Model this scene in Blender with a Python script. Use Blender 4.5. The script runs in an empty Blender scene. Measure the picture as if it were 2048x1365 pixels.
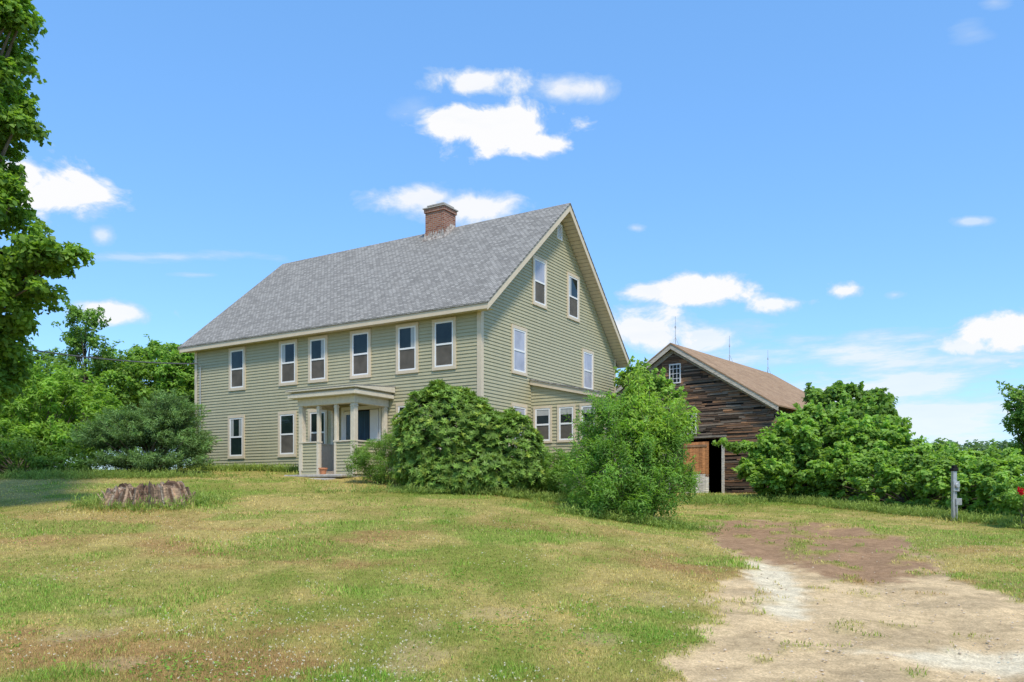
import bpy, math, numpy as np
from mathutils import Vector, Matrix
rng=np.random.default_rng(7)
F=1609.0; H=988.0; E=1.6
sc=bpy.context.scene
coll=sc.collection
# ---------------------------------------------------------------- noise / terrain
def _h(xi,yi,s):
    n=(xi.astype(np.int64)*374761393+yi.astype(np.int64)*668265263+s*974711)&0xffffffff
    n=((n^(n>>13))*1274126177)&0xffffffff
    return ((n^(n>>16))&0xffff)/65535.0
def vn(x,y,s=0):
    x=np.asarray(x,float);y=np.asarray(y,float)
    xi=np.floor(x);yi=np.floor(y);fx=x-xi;fy=y-yi
    fx=fx*fx*(3-2*fx);fy=fy*fy*(3-2*fy)
    a=_h(xi,yi,s);b=_h(xi+1,yi,s);c=_h(xi,yi+1,s);d=_h(xi+1,yi+1,s)
    return (a*(1-fx)+b*fx)*(1-fy)+(c*(1-fx)+d*fx)*fy
def fbm(x,y,s=0,o=4):
    r=0;a=.5;t=0
    for i in range(o):
        r=r+a*vn(x*2**i,y*2**i,s+i*17);t+=a;a*=.5
    return r/t
def sm(a,b,x):
    t=np.clip((np.asarray(x,float)-a)/(b-a),0,1);return t*t*(3-2*t)
LD=[-50,0,6.8,12,17.75,22,24,26,28.5,31,34,60,120,3000];LZ=[-2,-1.78,-1.6,-1.0,-.3,.16,.42,.6,.80,.92,.95,.9,-1,-60]
RD=[-50,0,6.8,21.2,33,45,120,3000];RZ=[-2,-1.78,-1.6,-.72,0,.05,-2,-60]
SX,SY=-8.1,17.9
def gz(x,y):
    x=np.asarray(x,float);y=np.asarray(y,float)
    l=(np.interp(y,LD,LZ)+np.interp(y-.9,LD,LZ)+np.interp(y+.9,LD,LZ))/3
    r=np.interp(y,RD,RZ)
    t=sm(-1.5,5,x)
    z=l*(1-t)+r*t
    z=z+.05*(fbm(x*.5,y*.5,3)-.5)+.03*(vn(x*2.2,y*2.2,9)-.5)
    z=z+.10*np.exp(-((x-SX)**2+(y-SY)**2)/2.0)
    return z+E
def hit(px,py):
    d=np.linspace(2,60,4000)
    X=(px-1024)/F*d; zr=E+(H-py)/F*d
    g=gz(X,d); k=np.argmax(zr<g)
    return X[k],d[k]
def W3(px,py,d): return np.array([(px-1024)/F*d,d,E+(H-py)/F*d])
# ---------------------------------------------------------------- materials
def newmat(name):
    m=bpy.data.materials.new(name);m.use_nodes=True
    nt=m.node_tree;b=nt.nodes['Principled BSDF'];return m,nt,b
def N(nt,t,**k):
    n=nt.nodes.new(t)
    for a,v in k.items(): setattr(n,a,v)
    return n
def ramp(nt,stops):
    r=N(nt,'ShaderNodeValToRGB');e=r.color_ramp.elements
    e[0].position=stops[0][0];e[0].color=(*stops[0][1],1)
    e[1].position=stops[-1][0];e[1].color=(*stops[-1][1],1)
    for p,c in stops[1:-1]:
        q=e.new(p);q.color=(*c,1)
    return r
def pm(name,c1,c2,scale=5,rough=.7,bump=0,stretch=(1,1,1),attr=False,detail=6,spec=.3,metal=0):
    m,nt,b=newmat(name);L=nt.links.new
    tc=N(nt,'ShaderNodeTexCoord');mp=N(nt,'ShaderNodeMapping');mp.inputs['Scale'].default_value=stretch
    L(tc.outputs['Object'],mp.inputs[0])
    nz=N(nt,'ShaderNodeTexNoise');nz.inputs['Scale'].default_value=scale;nz.inputs['Detail'].default_value=detail
    nz.inputs['Roughness'].default_value=.65
    L(mp.outputs[0],nz.inputs['Vector'])
    r=ramp(nt,[(.3,c1),(.7,c2)]);L(nz.outputs['Fac'],r.inputs[0])
    out=r.outputs[0]
    if attr:
        a=N(nt,'ShaderNodeAttribute',attribute_name='col')
        mx=N(nt,'ShaderNodeMixRGB',blend_type='MULTIPLY');mx.inputs[0].default_value=1
        L(out,mx.inputs[1]);L(a.outputs['Color'],mx.inputs[2]);out=mx.outputs[0]
    L(out,b.inputs['Base Color']);b.inputs['Roughness'].default_value=rough
    b.inputs['Specular IOR Level'].default_value=spec;b.inputs['Metallic'].default_value=metal
    if bump:
        bp=N(nt,'ShaderNodeBump');bp.inputs['Strength'].default_value=bump;bp.inputs['Distance'].default_value=.02
        L(nz.outputs['Fac'],bp.inputs['Height']);L(bp.outputs[0],b.inputs['Normal'])
    return m
def leafmat(name,trans=.35,rough=.5):
    m,nt,b=newmat(name);L=nt.links.new
    a=N(nt,'ShaderNodeAttribute',attribute_name='col')
    L(a.outputs['Color'],b.inputs['Base Color']);b.inputs['Roughness'].default_value=rough;b.inputs['Specular IOR Level'].default_value=.25
    t=N(nt,'ShaderNodeBsdfTranslucent')
    g2=N(nt,'ShaderNodeMixRGB',blend_type='MULTIPLY');g2.inputs[0].default_value=1;g2.inputs[2].default_value=(1.5,1.5,.7,1)
    L(a.outputs['Color'],g2.inputs[1]);L(g2.outputs[0],t.inputs[0])
    ms=N(nt,'ShaderNodeMixShader');ms.inputs[0].default_value=trans
    L(b.outputs[0],ms.inputs[1]);L(t.outputs[0],ms.inputs[2]);L(ms.outputs[0],nt.nodes['Material Output'].inputs[0])
    return m
def brickmat(name,axis,c1,c2,mortar,bw,rh,ms,kz=1.0,bump=.4,rough=.85,var=(.72,1.2),vs=1.2):
    m,nt,b=newmat(name);L=nt.links.new
    tc=N(nt,'ShaderNodeTexCoord');sp=N(nt,'ShaderNodeSeparateXYZ');L(tc.outputs['Object'],sp.inputs[0])
    ad=N(nt,'ShaderNodeMath',operation='ADD')
    L(sp.outputs[1] if axis=='y' else sp.outputs[0],ad.inputs[0])
    if axis=='xy': L(sp.outputs[1],ad.inputs[1])
    else: ad.inputs[1].default_value=0
    mu=N(nt,'ShaderNodeMath',operation='MULTIPLY');L(sp.outputs[2],mu.inputs[0]);mu.inputs[1].default_value=kz
    cb=N(nt,'ShaderNodeCombineXYZ');L(ad.outputs[0],cb.inputs[0]);L(mu.outputs[0],cb.inputs[1])
    br=N(nt,'ShaderNodeTexBrick');br.inputs['Scale'].default_value=1;br.inputs['Brick Width'].default_value=bw
    br.inputs['Row Height'].default_value=rh;br.inputs['Mortar Size'].default_value=ms
    br.inputs['Color1'].default_value=(*c1,1);br.inputs['Color2'].default_value=(*c2,1);br.inputs['Mortar'].default_value=(*mortar,1)
    br.inputs['Mortar Smooth'].default_value=.2
    L(cb.outputs[0],br.inputs['Vector'])
    nz=N(nt,'ShaderNodeTexNoise');nz.inputs['Scale'].default_value=vs;nz.inputs['Detail'].default_value=10;nz.inputs['Roughness'].default_value=.7
    L(tc.outputs['Object'],nz.inputs['Vector'])
    r=ramp(nt,[(.3,(var[0],)*3),(.7,(var[1],)*3)]);L(nz.outputs['Fac'],r.inputs[0])
    mx=N(nt,'ShaderNodeMixRGB',blend_type='MULTIPLY');mx.inputs[0].default_value=1
    L(br.outputs['Color'],mx.inputs[1]);L(r.outputs[0],mx.inputs[2])
    L(mx.outputs[0],b.inputs['Base Color']);b.inputs['Roughness'].default_value=rough;b.inputs['Specular IOR Level'].default_value=.08
    bp=N(nt,'ShaderNodeBump');bp.inputs['Strength'].default_value=bump;bp.inputs['Distance'].default_value=.02
    inv=N(nt,'ShaderNodeMath',operation='SUBTRACT');inv.inputs[0].default_value=1;L(br.outputs['Fac'],inv.inputs[1])
    L(inv.outputs[0],bp.inputs['Height']);L(bp.outputs[0],b.inputs['Normal'])
    return m
SAGE=pm('sage_vinyl',(.405,.375,.238),(.45,.415,.265),3,.55,.0,(1,1,.3))
BEIGE=pm('beige_trim',(.62,.51,.365),(.69,.58,.425),4,.55)
CREAM=pm('cream_trim',(.60,.53,.41),(.72,.64,.51),9,.7,.2)
WHITE=pm('white_vinyl',(.78,.77,.75),(.84,.83,.81),4,.4)
STONE=pm('foundation_stone',(.22,.21,.19),(.42,.4,.36),6,.9,.6)
DARK=pm('dark_interior',(.008,.008,.008),(.015,.014,.012),3,.9)
ROOFM=brickmat('asphalt_shingle','x',(.225,.214,.192),(.38,.362,.325),(.15,.143,.13),.17,.115,.012,1/math.sin(math.atan(.86)),.4,var=(.74,1.24),vs=40)
BROOF=brickmat('brown_shingle','y',(.35,.225,.135),(.43,.29,.175),(.24,.16,.10),.3,.14,.012,1/math.sin(math.atan(.64)),.4,var=(.8,1.12))
BRICK=brickmat('red_brick','xy',(.24,.08,.05),(.40,.18,.11),(.36,.30,.25),.21,.075,.012,1,.6)
MORT=pm('mortar_smear',(.10,.06,.045),(.55,.52,.47),11,.9,.6)
CONC=pm('concrete',(.3,.28,.25),(.48,.45,.40),12,.9,.4)
METAL=pm('galvanised',(.36,.37,.37),(.5,.51,.51),10,.45,.1,metal=.4)
CABLE=pm('grey_cable',(.10,.10,.10),(.15,.15,.15),3,.6)
BARK=pm('bark',(.09,.07,.05),(.2,.165,.125),8,.95,.8,(1,1,.25))
WOODW=pm('weathered_wood',(.45,.45,.45),(1.35,1.3,1.2),3.5,.85,.6,(1,1,9),attr=True)
TERRA=pm('terracotta',(.5,.2,.1),(.62,.27,.14),10,.8)
def glass(name,c,rough=.06,c2=None):
    return pm(name,c,c2 or c,1.3,rough,spec=.4,detail=2)
GDARK=glass('glass_dark',(.006,.012,.012),.03,(.022,.036,.034))
GPALE=glass('glass_blind_reflection',(.33,.33,.39),.1,(.50,.50,.56))  # pale lavender: blinds plus glass reflections painted into the pane colour
SCREEN=pm('insect_screen',(.09,.08,.066),(.15,.132,.11),2,.6,detail=2,spec=.1)
CURT=pm('curtain_behind_glass',(.30,.31,.29),(.5,.5,.47),3,.15,stretch=(9,9,.3),spec=.5)
TEAL=pm('blue_curtain',(.012,.03,.05),(.03,.09,.15),3,.5,stretch=(8,8,.3))
# ---------------------------------------------------------------- mesh builder
class MB:
    def __init__(s): s.v=[];s.f=[];s.m=[];s.c=[]
    def poly(s,pts,mi=0,c=(1,1,1)):
        n=len(s.v);s.v+= [tuple(map(float,p)) for p in pts];s.c+=[c]*len(pts);s.f.append(tuple(range(n,n+len(pts))));s.m.append(mi)
    def hexa(s,p,mi=0,c=(1,1,1)):
        n=len(s.v);s.v+=[tuple(map(float,q)) for q in p];s.c+=[c]*8
        for f in ((0,3,2,1),(4,5,6,7),(0,1,5,4),(1,2,6,5),(2,3,7,6),(3,0,4,7)):
            s.f.append(tuple(n+i for i in f));s.m.append(mi)
    def box(s,x0,x1,y0,y1,z0,z1,mi=0,c=(1,1,1)):
        s.hexa([(x0,y0,z0),(x1,y0,z0),(x1,y1,z0),(x0,y1,z0),(x0,y0,z1),(x1,y0,z1),(x1,y1,z1),(x0,y1,z1)],mi,c)
    def tube(s,pts,rad,k=7,mi=0,c=(1,1,1),cap=True):
        pts=[Vector(p) for p in pts];rings=[]
        for i,p in enumerate(pts):
            d=(pts[min(i+1,len(pts)-1)]-pts[max(i-1,0)]).normalized()
            a=d.orthogonal().normalized() if abs(d.z)<.95 else Vector((1,0,0))
            a=(a-d*a.dot(d)).normalized();b=d.cross(a);n=len(s.v);r=rad[i] if hasattr(rad,'__len__') else rad
            for j in range(k):
                t=2*math.pi*j/k;q=p+(a*math.cos(t)+b*math.sin(t))*r;s.v.append(tuple(q));s.c.append(c)
            rings.append(n)
        for i in range(len(rings)-1):
            for j in range(k):
                s.f.append((rings[i]+j,rings[i]+(j+1)%k,rings[i+1]+(j+1)%k,rings[i+1]+j));s.m.append(mi)
        if cap:
            s.f.append(tuple(rings[0]+j for j in reversed(range(k))));s.m.append(mi)
            s.f.append(tuple(rings[-1]+j for j in range(k)));s.m.append(mi)
    def obj(s,name,mats,parent=None,loc=None,smooth=False,col=False,bevel=0):
        me=bpy.data.meshes.new(name);me.from_pydata(s.v,[],s.f)
        for m in mats: me.materials.append(m)
        me.polygons.foreach_set('material_index',s.m)
        if col:
            a=me.color_attributes.new('col','FLOAT_COLOR','POINT');arr=np.ones((len(s.v),4),np.float32);arr[:,:3]=np.array(s.c);a.data.foreach_set('color',arr.ravel())
        if smooth: me.polygons.foreach_set('use_smooth',[True]*len(s.f))
        me.update()
        o=bpy.data.objects.new(name,me);coll.objects.link(o)
        if parent: o.parent=parent
        if loc is not None: o.location=loc
        if bevel:
            b=o.modifiers.new('b','BEVEL');b.width=bevel;b.segments=1;b.limit_method='ANGLE'
        return o
class FR:
    def __init__(s,O,U,Nn): s.O=Vector(O);s.U=Vector(U);s.N=Vector(Nn)
    def p(s,u,z,n): return s.O+s.U*u+s.N*n+Vector((0,0,z))
    def box(s,mb,u0,u1,z0,z1,n0,n1,mi=0,c=(1,1,1)):
        P=s.p;mb.hexa([P(u0,z0,n1),P(u1,z0,n1),P(u1,z0,n0),P(u0,z0,n0),P(u0,z1,n1),P(u1,z1,n1),P(u1,z1,n0),P(u0,z1,n0)],mi,c)
    def quad(s,mb,u0,u1,z0,z1,n,mi=0,c=(1,1,1)):
        P=s.p;mb.poly([P(u0,z0,n),P(u1,z0,n),P(u1,z1,n),P(u0,z1,n)],mi,c)
    def siding(s,mb,u0f,u1f,z0,z1,e=.108,out=.026,mi=0):
        z=z0;P=s.p
        while z<z1-1e-4:
            zt=min(z+e,z1);a,b=u0f(z),u1f(z);c,d=u0f(zt),u1f(zt)
            if b-a<.02: break
            if d<c: c=d=(c+d)/2
            mb.poly([P(a,z,out),P(b,z,out),P(d,zt,.003),P(c,zt,.003)],mi)
            mb.poly([P(a,z,.003),P(b,z,.003),P(b,z,out),P(a,z,out)],mi)
            z=zt
def top(name,label,cat,loc=(0,0,0),rot=0,group=None):
    o=bpy.data.objects.new(name,None);coll.objects.link(o);o.location=loc;o.rotation_euler=(0,0,rot);o.empty_display_size=.3
    o['label']=label;o['category']=cat
    if group:o['group']=group
    return o
def tag(o,label,cat): o['label']=label;o['category']=cat;return o
# ---------------------------------------------------------------- HOUSE
TH=math.radians(31.6)
Wd,G,ze,ze2,zr,ov,ev=13.36,9.78,5.115,4.766,9.63,.5,.365
HO=Vector((-.9475,24.375,E+.6))
house=top('farmhouse','two storey sage green clapboard farmhouse with grey shingle roof','house',HO,-TH)
kf=(zr-ze)/(G/2+ev);kb=(zr-ze2)/(G/2+ev)
def ztop(y): return ze+(y+ev)*kf if y<=G/2 else zr-(y-G/2)*kb
zb=.35
mb=MB()
ff=FR((0,0,0),(1,0,0),(0,-1,0)); fs=FR((0,0,0),(0,1,0),(1,0,0))
fl=FR((-Wd,0,0),(0,1,0),(-1,0,0))
wt=ztop(0)-.24
mb.poly([(-Wd,0,zb),(0,0,zb),(0,0,wt),(-Wd,0,wt)]);mb.poly([(0,G,zb),(-Wd,G,zb),(-Wd,G,ztop(G)-.24),(0,G,ztop(G)-.24)])
for x in (0,-Wd): mb.poly([(x,0,zb),(x,G,zb),(x,G,ztop(G)-.24),(x,G/2,zr-.24),(x,0,wt)])
ff.siding(mb,lambda z:-Wd,lambda z:0,zb,wt)
yl=lambda z:0 if z<wt else (z-wt)/kf
yr=lambda z:G if z<ztop(G)-.24 else G-(z-(ztop(G)-.24))/kb
fs.siding(mb,yl,yr,zb,zr-.3);fl.siding(mb,yl,yr,zb,zr-.3)
mb.obj('wall',[SAGE],house)
mb=MB();mb.box(-Wd+.03,-.03,.03,G-.03,-1.2,zb-.003);mb.obj('foundation',[STONE],house)
for x0,x1,y0,y1 in ((-.115,.036,-.036,-.028),(.028,.036,-.027,.115),(-Wd-.036,-Wd+.115,-.036,-.028),(.028,.036,G-.115,G+.03)):
    mb=MB();mb.box(x0,x1,y0,y1,zb-.02,wt if y1<1 else ztop(G)-.25);mb.obj('corner_board',[BEIGE],house)
roof=MB()
xa,xb=-Wd-ov,ov
for (ya,za,yb,zb2) in ((-ev,ze,G/2,zr),(G+ev,ze2,G/2,zr)):
    s_=1 if ya<yb else -1;th=.05
    roof.hexa([(xa-.02,ya-.03*s_,za-th),(xb+.02,ya-.03*s_,za-th),(xb+.02,yb,zb2-th),(xa-.02,yb,zb2-th),(xa-.02,ya-.03*s_,za),(xb+.02,ya-.03*s_,za),(xb+.02,yb,zb2),(xa-.02,yb,zb2)],0)
roofo=roof.obj('roof',[ROOFM],house)
mb=MB()
for x0,x1 in ((xb-.03,xb),(xa,xa+.03)):
    for ya,yb in ((-ev,G/2),(G+ev,G/2)):
        a,b=(ze,zr) if ya<yb else (ze2,zr)
        mb.hexa([(x0,ya,a-.26),(x1,ya,a-.26),(x1,yb,b-.29),(x0,yb,b-.29),(x0,ya,a-.052),(x1,ya,a-.052),(x1,yb,b-.052),(x0,yb,b-.052)])
mb.box(xa+.031,xb-.031,-ev,-ev+.03,ze-.22,ze-.053);mb.box(xa+.031,xb-.031,G+ev-.03,G+ev,ze2-.22,ze2-.053)
mb.obj('fascia_board',[BEIGE],roofo)
mb=MB()
mb.poly([(xa+.03,-ev+.03,ze-.19),(xa+.03,.03,ze-.19),(xb-.03,.03,ze-.19),(xb-.03,-ev+.03,ze-.19)])
for x0,x1 in ((.006,xb-.03),(xa+.03,-Wd-.006)):
    for ya,yb in ((-ev+.04,G/2),(G+ev-.04,G/2)):
        n=46
        for i in range(n):
            t0,t1=i/n,(i+.9)/n
            zz=lambda t:(ztop(ya+(yb-ya)*t) if ya<yb else zr-(ya+(yb-ya)*t-G/2)*kb)-.215
            yy=lambda t:ya+(yb-ya)*t
            mb.poly([(x0,yy(t0),zz(t0)),(x1,yy(t0),zz(t0)),(x1,yy(t1),zz(t1)),(x0,yy(t1),zz(t1))])
            t2=(i+1)/n
            mb.poly([(x0,yy(t1),zz(t1)+.012),(x1,yy(t1),zz(t1)+.012),(x1,yy(t2),zz(t2)+.012),(x0,yy(t2),zz(t2)+.012)])
mb.obj('soffit',[BEIGE],roofo)
mb=MB();mb.box(-Wd+.12,-.12,-.034,-.028,wt-.2,ze-.192);mb.obj('frieze_board',[BEIGE],house)
# chimney
cx,cy=-5.02,G/2-.18;CH=-.26
mb=MB();mb.box(cx-.44,cx+.44,cy-.38,cy+.38,zr-.75,zr+.80+CH);mb.box(cx-.48,cx+.48,cy-.42,cy+.42,zr+.80+CH,zr+.94+CH)
ch=mb.obj('chimney',[BRICK],roofo)
mb=MB();mb.box(cx-.52,cx+.52,cy-.46,cy+.46,zr+.943+CH,zr+.985+CH)
for a in (-.33,.33):
    for b in (-.27,.27): mb.box(cx+a-.05,cx+a+.05,cy+b-.05,cy+b+.05,zr+.985+CH,zr+1.06+CH)
mb.box(cx-.4,cx+.4,cy-.34,cy+.34,zr+1.06+CH,zr+1.10+CH)
mb.obj('chimney_cap',[CONC],roofo)
mb=MB();n=26
def ring(off,zup,seed):
    out=[]
    for i in range(n*4):
        sd,t=divmod(i,n);t=t/n;a,b=.44+off,.38+off
        x,y=[(-a+2*a*t,-b),(a,-b+2*b*t),(a-2*a*t,b),(-a,b-2*b*t)][sd]
        z=ztop(cy+y)+zup*(1+1.2*(rng.random()-.5))
        out.append((cx+x,cy+y,z))
    return out
r0,r1,r2=ring(.12,.012,1),ring(.05,.07,2),ring(.006,.22,3)
for A,B in ((r0,r1),(r1,r2)):
    for i in range(n*4):
        j=(i+1)%(n*4);mb.poly([A[i],A[j],B[j],B[i]])
mb.obj('chimney_flashing',[MORT],roofo)
def window(parent,fr,uc,z0,z1,w,upper=0,lower=1,curt=0,trimm=BEIGE,t=.1,simple=False):
    mb=MB();u0,u1=uc-w/2,uc+w/2
    fr.box(mb,u0,u0+t,z0+t,z1-t,.003,.052);fr.box(mb,u1-t,u1,z0+t,z1-t,.003,.052)
    fr.box(mb,u0,u1,z1-t,z1,.003,.055);fr.box(mb,u0,u1,z0,z0+t,.003,.06)
    mats=[trimm,WHITE,GDARK,GPALE,SCREEN,CURT]
    if not simple:
        win=mb.obj('window',[trimm],parent);mb=MB()
    a,b,c,d=u0+t,u1-t,z0+t,z1-t;mid=(c+d)/2;q=.05
    mi=1
    fr.box(mb,a,a+q,c+q,d-q,.003,.044,mi);fr.box(mb,b-q,b,c+q,d-q,.003,.044,mi);fr.box(mb,a,b,d-q,d,.003,.044,mi);fr.box(mb,a,b,c,c+q,.003,.044,mi)
    fr.box(mb,a+q,b-q,mid-.028,mid+.028,.003,.046,mi)
    if not simple: mb.obj('sash',mats,win);mb=MB()
    g0,g1=a+q,b-q
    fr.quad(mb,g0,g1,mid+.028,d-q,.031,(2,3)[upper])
    if curt:
        cw=(g1-g0)*.26
        if curt&1: fr.quad(mb,g0,g0+cw,mid+.028,d-q,.0325,5)
        if curt&2: fr.quad(mb,g1-cw,g1,mid+.028,d-q,.0325,5)
        if curt&4: fr.quad(mb,g0+.002,g1-.002,mid+.3,d-q,.0323,5)
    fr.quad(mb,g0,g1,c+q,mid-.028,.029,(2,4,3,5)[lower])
    if not simple:
        mb.obj('pane',mats,win);return win
    return mb.obj('window',mats,parent)
for i,x in enumerate((-10.93,-8.23,-6.77,-4.81,-2.82,-1.354)):
    window(house,ff,x,3.26,4.865,.915,0,1,(0,1,2,0,2,0)[i])
for i,x in enumerate((-10.98,-8.28,-6.78,-2.82,-1.354)):
    window(house,ff,x,.71,2.335,.915,0,(0,1,1,1,1)[i],(3,0,0,0,0)[i])
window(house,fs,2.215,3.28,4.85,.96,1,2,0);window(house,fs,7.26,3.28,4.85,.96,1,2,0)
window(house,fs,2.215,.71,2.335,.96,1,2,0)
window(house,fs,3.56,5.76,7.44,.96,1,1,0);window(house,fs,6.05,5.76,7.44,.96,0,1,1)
mb=MB();fs.box(mb,4.8,4.83,8.43,8.99,.003,.05);fs.box(mb,5.13,5.16,8.43,8.99,.003,.05);fs.box(mb,4.83,5.13,8.43,8.46,.003,.05);fs.box(mb,4.83,5.13,8.96,8.99,.003,.05)
for k in range(9):
    z=8.47+k*.055;P=fs.p;mb.poly([P(4.83,z,.045),P(5.13,z,.045),P(5.13,z+.05,.028),P(4.83,z+.05,.028)])
mb.obj('gable_vent',[WHITE],house)
# porch
PX0,PX1,PY=-5.99,-3.64,-1.6
porch=bpy.data.objects.new('porch',None);coll.objects.link(porch);porch.parent=house
mb=MB()
mb.box(PX0-.28,PX1+.28,PY-.28,-.03,2.47,2.60);mb.box(PX0-.2,PX1+.2,PY-.2,-.03,2.60,2.66)
mb.hexa([(PX0-.33,PY-.33,2.662),(PX1+.33,PY-.33,2.662),(PX1+.33,-.03,2.662),(PX0-.33,-.03,2.662),(PX0-.33,PY-.33,2.72),(PX1+.33,PY-.33,2.72),(PX1+.33,-.03,2.86),(PX0-.33,-.03,2.86)],0)
mb.box(PX0-.06,PX1+.06,PY-.06,PY+.14,2.22,2.469);mb.box(PX0-.06,PX0+.14,PY+.141,-.03,2.22,2.469);mb.box(PX1-.14,PX1+.06,PY+.141,-.03,2.22,2.469)
mb.obj('porch_roof',[CREAM],porch,bevel=.012)
mb=MB();mb.hexa([(PX0-.34,PY-.34,2.723),(PX1+.34,PY-.34,2.723),(PX1+.34,-.028,2.865),(PX0-.34,-.028,2.865),(PX0-.34,PY-.34,2.738),(PX1+.34,PY-.34,2.738),(PX1+.34,-.028,2.885),(PX0-.34,-.028,2.885)]);mb.obj('roof_covering',[CONC],porch)
for x,y,w in ((PX0+.05,PY+.05,.17),(-5.18,PY+.04,.11),(-4.42,PY+.04,.11),(PX1-.05,PY+.05,.17),(PX0+.04,-.13,.12),(PX1-.04,-.13,.14)):
    mb=MB();h=w/2;mb.box(x-h,x+h,y-h,y+h,.14,2.219);mb.box(x-h-.015,x+h+.015,y-h-.015,y+h+.015,2.12,2.16)
    mb.obj('column',[CREAM],porch,bevel=.008)
def half(fr,u0,u1):
    mb=MB();fr.siding(mb,lambda z:u0,lambda z:u1,.02,1.03,.1);fr.box(mb,u0,u1,.02,1.03,-.09,.001,1)
    fr.box(mb,u0-.03,u1+.03,1.032,1.075,-.12,.05,1);fr.box(mb,u0-.002,u0+.08,.02,1.03,.004,.038,1);fr.box(mb,u1-.08,u1+.002,.02,1.03,.004,.038,1)
    mb.obj('half_wall',[SAGE,CREAM],porch)
pf=FR((0,PY,0),(1,0,0),(0,-1,0));half(pf,PX0,-5.14);half(pf,-4.46,PX1)
half(FR((PX1,0,0),(0,1,0),(1,0,0)),PY,-.06);half(FR((PX0,0,0),(0,1,0),(-1,0,0)),PY,-.06)
mb=MB();mb.box(PX0+.005,PX1-.005,PY+.005,-.03,.02,.11,0,(.5,.4,.3));mb.obj('porch_floor',[WOODW],porch,col=True)
mb=MB();mb.box(PX0-.1,PX1+.05,PY-.62,PY-.05,-.1,.0);mb.obj('stone_step',[CONC],porch,bevel=.03)
mb=MB();mb.box(PX0-.5,PX1-.2,PY-1.05,PY-.5,-.5,-.13);mb.obj('stone_step',[CONC],porch,bevel=.03)
mb=MB();mb.box(PX0,PX1,PY,-.03,-.6,.018);mb.obj('porch_base',[STONE],porch)
door=MB();ff.box(door,-5.65,-5.53,.12,2.2,.029,.06);ff.box(door,-3.98,-3.9,.12,2.2,.029,.06);ff.box(door,-5.65,-3.9,2.2,2.32,.029,.065);ff.quad(door,-5.53,-3.98,.12,2.2,.03,1)
ff.box(door,-5.52,-5.44,.14,2.18,.034,.058);ff.box(door,-5.14,-5.06,.14,2.18,.034,.058);ff.box(door,-5.44,-5.14,.14,.9,.034,.056);ff.box(door,-5.44,-5.14,2.06,2.18,.034,.056);ff.quad(door,-5.44,-5.14,.9,2.06,.042,2)
d=door.obj('door',[WHITE,DARK,GDARK],house)
mb=MB();ff.quad(mb,-5.0,-4.42,.5,2.15,.034,0);mb.obj('door_curtain',[TEAL],d)
mb=MB();ff.box(mb,-4.36,-4.0,.14,2.18,.036,.075);mb.obj('open_storm_door',[WHITE],d)
mb=MB();ff.box(mb,-4.34,-4.31,1.1,1.22,.076,.1);ff.box(mb,-4.35,-4.25,1.14,1.17,.1,.12);mb.obj('handle',[METAL],d)
# annex
annex=bpy.data.objects.new('annex',None);coll.objects.link(annex);annex.parent=house
g0,g1,ae=3.02,9.4,2.55;za0,za1=3.17,2.6
fa=FR((0,g0,0),(1,0,0),(0,-1,0));fa2=FR((ae,g0,0),(0,1,0),(1,0,0))
mb=MB()
mb.poly([(0,g0,.2),(ae,g0,.2),(ae,g0,za1),(0,g0,za0)]);mb.poly([(ae,g0,.2),(ae,g1,.2),(ae,g1,za1),(ae,g0,za1)]);mb.poly([(0,g1,.2),(ae,g1,.2),(ae,g1,za1),(0,g1,za0)])
fa.siding(mb,lambda z:0.0,lambda z: ae if z<za1 else max(0,(za0-z)/(za0-za1)*ae),.2,za0-.05);fa2.siding(mb,lambda z:0,lambda z:g1-g0,.2,za1)
mb.obj('wall',[SAGE],annex)
mb=MB();mb.box(.03,ae-.03,g0+.03,g1,-1.2,.197);mb.obj('foundation',[STONE],annex)
mb=MB();sl=(za0-za1)/ae
mb.hexa([(.03,g0-.15,za0+.02),(ae+.25,g0-.15,za1+.02-sl*.25),(ae+.25,g1+.1,za1+.02-sl*.25),(.03,g1+.1,za0+.02),(.03,g0-.15,za0+.07),(ae+.25,g0-.15,za1+.07-sl*.25),(ae+.25,g1+.1,za1+.07-sl*.25),(.03,g1+.1,za0+.07)],0)
mb.hexa([(.03,g0-.12,za0-.13),(ae+.22,g0-.12,za1-.13-sl*.22),(ae+.22,g0-.028,za1-.13-sl*.22),(.03,g0-.028,za0-.13),(.03,g0-.12,za0+.018),(ae+.22,g0-.12,za1+.018-sl*.22),(ae+.22,g0-.028,za1+.018-sl*.22),(.03,g0-.028,za0+.018)],1)
mb.obj('roof',[ROOFM,BEIGE],annex)
for a,b in ((.12,.82),(1.02,1.68),(1.84,2.46)): window(annex,fa,(a+b)/2,1.08,2.3,b-a,0,1,4,simple=True,t=.07)
for a in (.6,1.6,2.6,3.6,4.6): window(annex,fa2,a,1.08,2.3,.75,0,1,4,simple=True,t=.07)
mb=MB();mb.tube([(-Wd+.35,-.07,.9),(-Wd+.35,-.07,4.3),(-Wd+.35,-.16,4.42)],.022,8);mb.obj('conduit',[METAL],house)
mb=MB();mb.box(-Wd+.22,-Wd+.48,-.2,-.03,1.0,1.45);mb.tube([(-Wd+.35,-.2,1.3),(-Wd+.35,-.28,1.3)],.085,14);mb.obj('electric_meter',[METAL],house)
Rz=Matrix.Rotation(-TH,4,'Z')
def hw(x,y,z): return HO+ (Rz@Vector((x,y,z)))
a=Vector(W3(-260,640,19));b=hw(-Wd+.35,-.16,4.42);pts=[]
for i in range(25):
    t=i/24;p=a.lerp(b,t);p.z-=.9*4*t*(1-t)*.3;pts.append(p)
mb=MB();mb.tube([q-a for q in pts],.022,6);tag(mb.obj('power_cable',[CABLE],None,a),'thin overhead service cable running to the farmhouse corner','cable')
pp=hw(-4.62,PY-.35,.0)
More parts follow.
